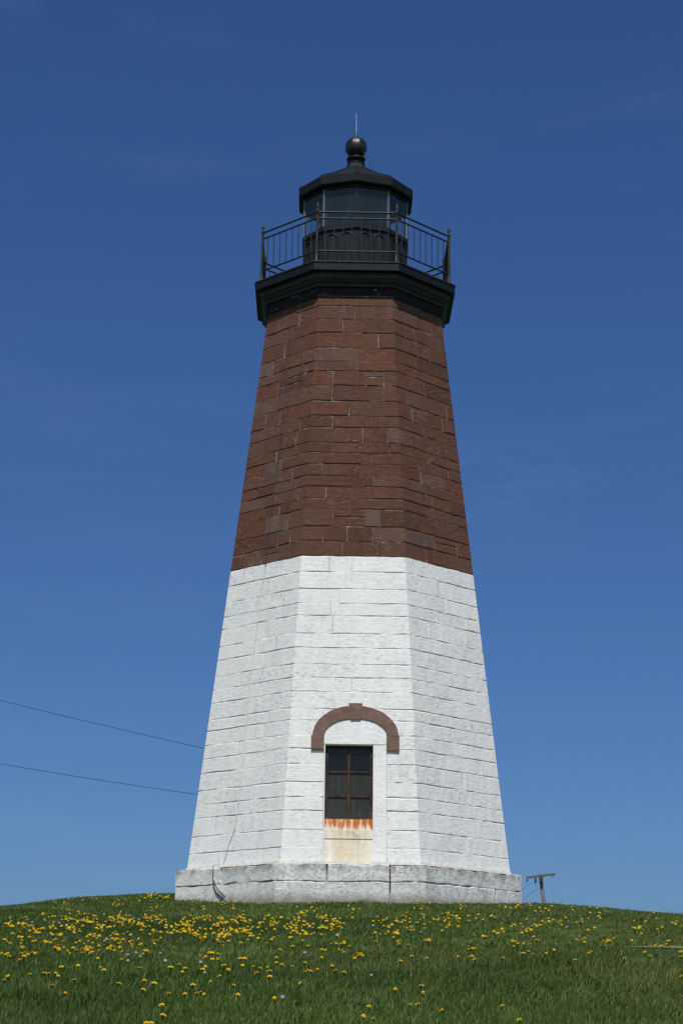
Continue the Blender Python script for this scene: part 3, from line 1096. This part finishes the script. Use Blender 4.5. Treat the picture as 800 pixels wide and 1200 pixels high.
tag(go, 'short green lawn grass covering the mound', 'grass', kind='stuff')

# ------------------------------------------------------------------ dandelions
def mat_flower():
    t = NT('dandelion_flower')
    s = t.tint()
    c = t.mix(s[0], (.65, .46, .008), (.60, .37, .006))
    c = t.mix(s[1], c, (.045, .085, .02))
    t.bsdf(c, .7, spec=.15)
    return t.m


def mat_puff():
    t = NT('dandelion_seed_head')
    s = t.tint()
    c = t.mix(s[1], (.40, .41, .39), (.06, .09, .03))
    t.bsdf(c, .9, spec=.1)
    return t.m


M['flower'], M['puff'] = mat_flower(), mat_puff()


def flower_mb(mb, base, head, rad, tilt, lite=False):
    """a stem, a green cup and layers of ray florets"""
    base, head = Vector(base), Vector(head)
    up = Vector((tilt[0], tilt[1], 1)).normalized()
    a = up.cross(Vector((0, 1, 0))).normalized()
    b = up.cross(a)
    ns = 3 if lite else 5
    if lite:
        mb.tube([base, head], .0032, 3, c=(0, 1, 0))
    else:
        mb.tube([base, base.lerp(head, .5) + Vector((random.uniform(-.008, .008), random.uniform(-.008, .008), 0)), head - up * .006], .0030, 5, c=(0, 1, 0))
        mb.rings([[head - up * .014 + (a * math.cos(q) + b * math.sin(q)) * rad * .25 for q in np.linspace(0, 2 * math.pi, 7)[:-1]],
                  [head - up * .002 + (a * math.cos(q) + b * math.sin(q)) * rad * .42 for q in np.linspace(0, 2 * math.pi, 7)[:-1]]], cap0=True, c=(0, 1, 0))
    layers = ((1.0, .0, 9), (.62, .007, 7)) if lite else ((1.0, .0, 14), (.80, .004, 12), (.5, .007, 8))
    for li, (sc, lift, npt) in enumerate(layers):
        ph = random.random() * 6
        col = (min(1, .25 * li + random.uniform(0, .25)), 0, 0)
        cen = mb.vert(head + up * (lift + .002), (min(1, .5 + .15 * li), 0, 0))
        ring = []
        for k in range(npt * 2):
            q = ph + math.pi * k / npt
            rr = rad * sc * ((1.0 if k % 2 == 0 else .86) + random.uniform(-.06, .06))
            ring.append(mb.vert(head + (a * math.cos(q) + b * math.sin(q)) * rr + up * (lift + .006 + random.uniform(-.004, .003)), col))
        for k in range(npt * 2):
            mb.face(cen, ring[k], ring[(k + 1) % (npt * 2)])


def land(px, py, up=.11):
    """where the sight line of a photo point meets the lawn (height up above it)"""
    d = ray_dir(px, py)
    t = 6.0
    while t < 60:
        p = np.array(CAM) + d * t
        if p[2] <= ground(p[0], p[1]) + up:
            return p
        t += .05
    return None


spots = []
TILE = {
    (0, 1120): [(38, 4), (115, 3), (97, 20), (457, 14), (570, 18), (290, 53), (370, 48), (487, 68), (40, 97), (147, 88), (203, 83), (230, 84), (265, 84), (278, 96), (352, 114),
                (662, 57), (250, 139), (567, 132), (680, 118), (720, 130), (665, 161), (308, 177), (785, 178), (757, 232), (755, 281), (693, 317), (717, 318), (16, 115)],
    (200, 1120): [(163, 6), (192, 18), (220, 16), (35, 42), (6, 55), (57, 76), (67, 60), (145, 65), (165, 52), (254, 46), (272, 66), (338, 46), (335, 14), (350, 13), (385, 52),
                  (415, 60), (403, 82), (452, 55), (471, 73), (463, 99), (497, 10), (495, 34), (515, 44), (573, 52), (633, 34), (628, 76), (650, 70), (660, 74), (686, 66),
                  (712, 10), (760, 48), (772, 70), (228, 97), (185, 123), (110, 138), (300, 140), (72, 180), (124, 178), (138, 174), (155, 182), (313, 184), (487, 199), (607, 130)],
    (400, 1120): [(63, 12), (284, 26), (335, 4), (400, 13), (553, 6), (615, 4), (623, 18), (762, 12), (5, 80), (250, 158), (366, 142), (383, 173), (360, 229), (315, 231),
                  (128, 240), (104, 284), (148, 298), (468, 258), (760, 237)],
    (600, 1120): [(297, 21), (520, 14), (640, 3), (797, 98), (795, 5), (40, 304)]}
for (ox, oy), lst in TILE.items():
    for x, y in lst:
        spots.append((ox + x / 4, oy + y / 4))
ROWS = [(1056, 1064, [5, 8, 3, 3, 10, 9, 10, 5]), (1064, 1075, [7, 7, 7, 14, 15, 13, 16, 9]), (1075, 1085, [17, 34, 28, 26, 21, 21, 15, 10]),
        (1085, 1095, [17, 13, 36, 25, 17, 11, 15, 7]), (1095, 1105, [17, 19, 15, 6, 7, 8, 11, 8]), (1105, 1119, [18, 24, 8, 10, 9, 5, 9, 12])]
for y0, y1, cs in ROWS:
    for ci, cnt in enumerate(cs):
        left = int(cnt * (2.4 if y0 in (1075, 1085) and ci < 4 else 1.9 if y0 in (1064, 1095) and ci < 4 else (1.45 if ci < 4 else 1.15)))
        while left > 0:
            cx, cy = random.uniform(ci * 100, ci * 100 + 100), random.uniform(y0, y1)
            m_ = min(left, random.choice([1, 1, 2, 3, 4, 6]))
            for _ in range(m_):
                spots.append((cx + random.gauss(0, 5), min(max(cy + random.gauss(0, 1.6), y0 - 1), y1 + 1)))
            left -= m_
for _ in range(34):
    spots.append((random.uniform(164, 200), random.uniform(1047, 1053)))
for _ in range(12):
    spots.append((random.uniform(60, 165), random.uniform(1051, 1058)))
for _ in range(20):
    spots.append((random.uniform(205, 330), random.uniform(1056.5, 1058)))
places = []
for px, py in spots:
    p = land(px, py, .075)
    if p is None:
        continue
    o_ = max(abs(p[0]), abs(p[1]), (abs(p[0]) + abs(p[1])) * math.sqrt(.5))
    if o_ < 3.28:
        continue
    places.append((p[1] + 38.405, p))
places.sort(key=lambda q: q[0])
protos = []
for v in range(8):
    mb = MB()
    tl = (random.uniform(-.35, .35), -random.uniform(.1, .75))
    flower_mb(mb, (0, 0, 0), (random.uniform(-.012, .012), random.uniform(-.012, .012), .077), random.uniform(.0155, .0215), tl)
    o = mb.build('dandelion', M['flower'])
    protos.append([o, False])
for i, (d, p) in enumerate(places[:296]):
    pr = protos[i % 8]
    o = pr[0] if not pr[1] else pr[0].copy()
    if pr[1]:
        COL.objects.link(o)
    pr[1] = True
    g = float(ground(p[0], p[1]))
    o.location = (p[0], p[1], g - .002)
    s_ = random.uniform(.68, 1.18) * (1 if d < 16.5 else .86)
    o.scale = (s_, s_, max(.6, (p[2] - g) / .077))
    o.rotation_euler = (0, 0, random.uniform(-.9, .9))
    tag(o, 'small yellow dandelion flower open on its stem in the grass', 'dandelion', 'yellow dandelions in the lawn')
mb = MB()
for d, p in places[296:]:
    g = float(ground(p[0], p[1]))
    flower_mb(mb, (p[0], p[1], g), (p[0], p[1], g + .070 + random.uniform(0, .025)), random.uniform(.012, .0185), (random.uniform(-.3, .3), -random.uniform(.1, .7)), True)
for _ in range(240):      # the lawn goes on beside the picture
    d = random.uniform(12, 40)
    x = random.choice([-1, 1]) * random.uniform(.185, .29) * d - .2
    y = d - 38.405
    g = float(ground(x, y))
    flower_mb(mb, (x, y, g), (x, y, g + .11), .022, (random.uniform(-.3, .3), -.3), True)
tag(mb.build('dandelions', M['flower']), 'far yellow dandelions dotted thickly across the lawn before the lighthouse', 'dandelions', kind='stuff')

# white seed heads
mb = MB()
mb.tube([(0, 0, 0), (.004, .003, .06), (0, 0, .125)], .0028, 5, c=(0, 1, 0))
for _ in range(46):
    v = Vector((random.gauss(0, 1), random.gauss(0, 1), random.gauss(0, 1))).normalized()
    tip = Vector((0, 0, .135)) + v * random.uniform(.017, .021)
    a = v.cross(Vector((.3, .5, .8))).normalized()
    b = v.cross(a)
    i0 = mb.vert((0, 0, .135), (0, 0, 0))
    ids = [mb.vert(tip + (a * math.cos(q) + b * math.sin(q)) * .007, (0, 0, 0)) for q in (0, 1.26, 2.51, 3.77, 5.03)]
    mb.face(*ids)
    mb.face(i0, ids[0], ids[2])
puff0 = mb.build('dandelion_seed_head', M['puff'])
pspots = [(194, 1128.5), (150, 1127), (165, 1120), (32, 1083), (38, 1081), (80, 1079), (122, 1073), (142, 1069), (178, 1068), (185, 1074), (150, 1091), (104, 1102), (125, 1103),
          (148, 1079), (163, 1078), (160, 1116), (188, 1115), (150, 1119), (320, 1062), (293, 1077), (437, 1086), (493, 1091), (235, 1130), (240, 1139), (345, 1075), (395, 1094),
          (62, 1096), (118, 1131), (331, 1170), (623, 1084), (664, 1087), (357, 1118), (435, 1141), (12, 1077), (70, 1082)]
used = False
for px, py in pspots:
    p = land(px, py, .085)
    if p is None:
        continue
    o = puff0 if not used else puff0.copy()
    if used:
        COL.objects.link(o)
    used = True
    o.location = (p[0], p[1], float(ground(p[0], p[1])))
    s_ = random.uniform(.5, .75)
    o.scale = (s_, s_, s_)
    o.rotation_euler = (0, 0, random.uniform(0, 6))
    tag(o, 'round white dandelion seed head among the yellow flowers in the grass', 'seed head', 'white dandelion seed heads in the lawn')

# ------------------------------------------------------------------ overhead wires to the tower's back
def wire(name, z0, slope, curve, label, xe, ye):
    mb = MB()
    pts = []
    for i in range(41):
        s = (i / 40) ** 1.5
        dx = s * 36
        pts.append((xe - dx, ye + .02 * dx, z0 + slope * dx + curve * dx * dx))
    mb.tube(pts, .0055, 6)
    mb.tube([(xe - .02, ye, z0), (xe + .35, ye + .02, z0 + .01)], .03, 8)     # wall bracket
    return tag(mb.build(name, M['wire']), label, 'wire', 'overhead wires left of the lighthouse')


wire('overhead_wire', 3.395, .210, .0028, 'thin dark overhead wire left of the lighthouse, the upper of two', -2.62, 2.0)
wire('overhead_wire', 2.470, .124, .0040, 'thin dark overhead wire left of the lighthouse, the lower of two', -2.72, 2.0)

# ------------------------------------------------------------------ utility pole far behind
PY = 110.0


def at_y(px, py, y):
    d = ray_dir(px, py)
    t = (y - CAM.y) / d[1]
    return Vector((CAM.x + d[0] * t, y, CAM.z + d[2] * t))


top = at_y(632.6, 1024.5, PY)
low = at_y(637.3, 1062, PY)
dirv = (top - low).normalized()
gz0 = float(ground(low.x, PY)) - .3
foot = low + dirv * ((gz0 - low.z) / dirv.z)
pole_o = empty('utility_pole', (foot.x, foot.y, gz0 + .3))
tag(pole_o, 'leaning grey wooden utility pole with one crossarm, right of the lighthouse', 'utility pole')


def loc(v):
    return Vector(v) - Vector(pole_o.location)


mb = MB()
mb.tube([loc(foot), loc(foot.lerp(top, .5)), loc(top)], [.19, .165, .14], 12)
mb.build('pole_shaft', M['wood'], pole_o, True)
al, ar = at_y(616.5, 1028.6, PY - .25), at_y(650, 1024.2, PY - .25)
mb = MB()
d_ = (ar - al).normalized()
upv = Vector((0, 0, 1))
sd = d_.cross(upv).normalized()
nrm = sd.cross(d_)
mb.rings([[loc(al + sd * a * .06 + nrm * b * .075) for a, b in ((-1, -1), (1, -1), (1, 1), (-1, 1))],
          [loc(ar + sd * a * .06 + nrm * b * .075) for a, b in ((-1, -1), (1, -1), (1, 1), (-1, 1))]], cap0=True, cap1=True)
arm = mb.build('crossarm', M['wood'], pole_o)
for s, l_ in ((.02, .28), (.90, .0)):
    mb = MB()
    b0 = al.lerp(ar, s) - Vector((0, 0, .08))
    if l_:
        mb.lathe([(.02, 0), (.06, -.05), (.06, -.09), (.03, -.10), (.07, -.14), (.07, -.18), (.03, -.2), (.05, -.26)], 10)
    else:
        mb.tube([(0.1, 0, 0), (-.04, 0, -.10), (-.16, 0, -.17), (-.24, 0, -.18)], .03, 6)
    o = mb.build('insulator', M['porcelain'], arm)
    o.location = loc(b0) - Vector((0, 0, 0))
mb = MB()
mb.lathe([(.03, 0), (.075, -.06), (.085, -.30), (.06, -.36), (.03, -.40), (.02, -.50)], 10)
o = mb.build('fuse_cutout', M['grey'], arm)
o.location = loc(al.lerp(ar, .31) - Vector((0, 0, .08)))
mb = MB()
p0 = al.lerp(ar, .52) - Vector((0, .12, .1))
mb.box(tuple(loc(p0) + Vector((-.13, -.06, -.34))), tuple(loc(p0) + Vector((.10, .06, .02))))
mb.build('pole_bracket', M['grey'], pole_o)
for (x0, y0), (x1, y1) in (((624, 1033), (606, 1046.5)), ((632.5, 1040), (604, 1059))):
    s_, e_ = at_y(x0, y0, PY - .1), at_y(x1, y1, PY - 2)
    e2 = s_ + (e_ - s_) * 3.2
    mb = MB()
    mb.tube([loc(s_), loc(s_.lerp(e2, .5) - Vector((0, 0, .05))), loc(e2)], .011, 5)
    mb.build('guy_wire', M['wire'], pole_o)

# ------------------------------------------------------------------ light
SUN_EL, SUN_AZ = R(61.5), R(-2.6)          # azimuth measured from straight behind the camera, towards the left
sdir = Vector((math.sin(SUN_AZ) * math.cos(SUN_EL), -math.cos(SUN_AZ) * math.cos(SUN_EL), math.sin(SUN_EL)))
sun = bpy.data.lights.new("sun", 'SUN')
sun.energy = 3.85
sun.angle = R(.53)
sun.color = (1.0, .955, .87)
so = bpy.data.objects.new("sun", sun)
COL.objects.link(so)
so.rotation_euler = sdir.to_track_quat('Z', 'Y').to_euler()
so.location = (0, -20, 40)
w = bpy.data.worlds.new("World")
SC.world = w
w.use_nodes = True
nt = w.node_tree
nt.nodes.clear()
sky = nt.nodes.new('ShaderNodeTexSky')
sky.sky_type = 'NISHITA'
sky.sun_disc = False
sky.sun_elevation = SUN_EL
sky.sun_rotation = math.atan2(sdir.x, sdir.y)
sky.altitude = 0
sky.air_density = 1.0
sky.dust_density = .7
sky.ozone_density = 2.2
bg = nt.nodes.new('ShaderNodeBackground')
bg.inputs[1].default_value = .0645
wo = nt.nodes.new('ShaderNodeOutputWorld')
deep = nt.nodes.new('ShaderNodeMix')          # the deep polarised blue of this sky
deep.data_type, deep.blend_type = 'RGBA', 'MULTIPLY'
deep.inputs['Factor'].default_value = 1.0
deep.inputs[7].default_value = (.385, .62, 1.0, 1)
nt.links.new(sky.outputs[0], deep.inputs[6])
tc = nt.nodes.new('ShaderNodeTexCoord')
sp = nt.nodes.new('ShaderNodeSeparateXYZ')
nt.links.new(tc.outputs['Generated'], sp.inputs[0])
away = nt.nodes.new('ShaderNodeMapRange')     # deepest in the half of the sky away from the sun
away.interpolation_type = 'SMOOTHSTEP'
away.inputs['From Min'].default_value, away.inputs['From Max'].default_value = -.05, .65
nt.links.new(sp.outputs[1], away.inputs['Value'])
tone = nt.nodes.new('ShaderNodeMix')          # unseen half behind the camera boosted to fill side faces, deep blue opposite
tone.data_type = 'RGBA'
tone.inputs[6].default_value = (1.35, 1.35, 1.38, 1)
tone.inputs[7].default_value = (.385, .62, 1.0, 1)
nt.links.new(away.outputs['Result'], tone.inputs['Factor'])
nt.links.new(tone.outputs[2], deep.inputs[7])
mp = nt.nodes.new('ShaderNodeMapping')        # thin wisps of high cloud
mp.inputs['Scale'].default_value = (2.2, 2.2, 11.0)
mp.inputs['Rotation'].default_value = (0, R(9), 0)
nt.links.new(tc.outputs['Generated'], mp.inputs['Vector'])
wn = nt.nodes.new('ShaderNodeTexNoise')
wn.inputs['Scale'].default_value, wn.inputs['Detail'].default_value, wn.inputs['Roughness'].default_value = 1.6, 6, .62
wn.inputs['Distortion'].default_value = .6
nt.links.new(mp.outputs['Vector'], wn.inputs['Vector'])
wr = nt.nodes.new('ShaderNodeMapRange')
wr.interpolation_type = 'SMOOTHSTEP'
for k_, v_ in (('From Min', .48), ('From Max', .80), ('To Min', 0.0), ('To Max', .04)):
    wr.inputs[k_].default_value = v_
nt.links.new(wn.outputs['Fac'], wr.inputs['Value'])
wisp = nt.nodes.new('ShaderNodeMix')
wisp.data_type = 'RGBA'
wisp.inputs[7].default_value = (7.0, 8.2, 9.5, 1)
nt.links.new(wr.outputs['Result'], wisp.inputs['Factor'])
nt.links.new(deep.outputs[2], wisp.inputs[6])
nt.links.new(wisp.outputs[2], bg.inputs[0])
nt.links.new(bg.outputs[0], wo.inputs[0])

vs = SC.view_settings
vs.view_transform = 'Standard'
vs.look = 'None'
vs.exposure = 0.22
vs.gamma = 1.0
vs.use_curve_mapping = False
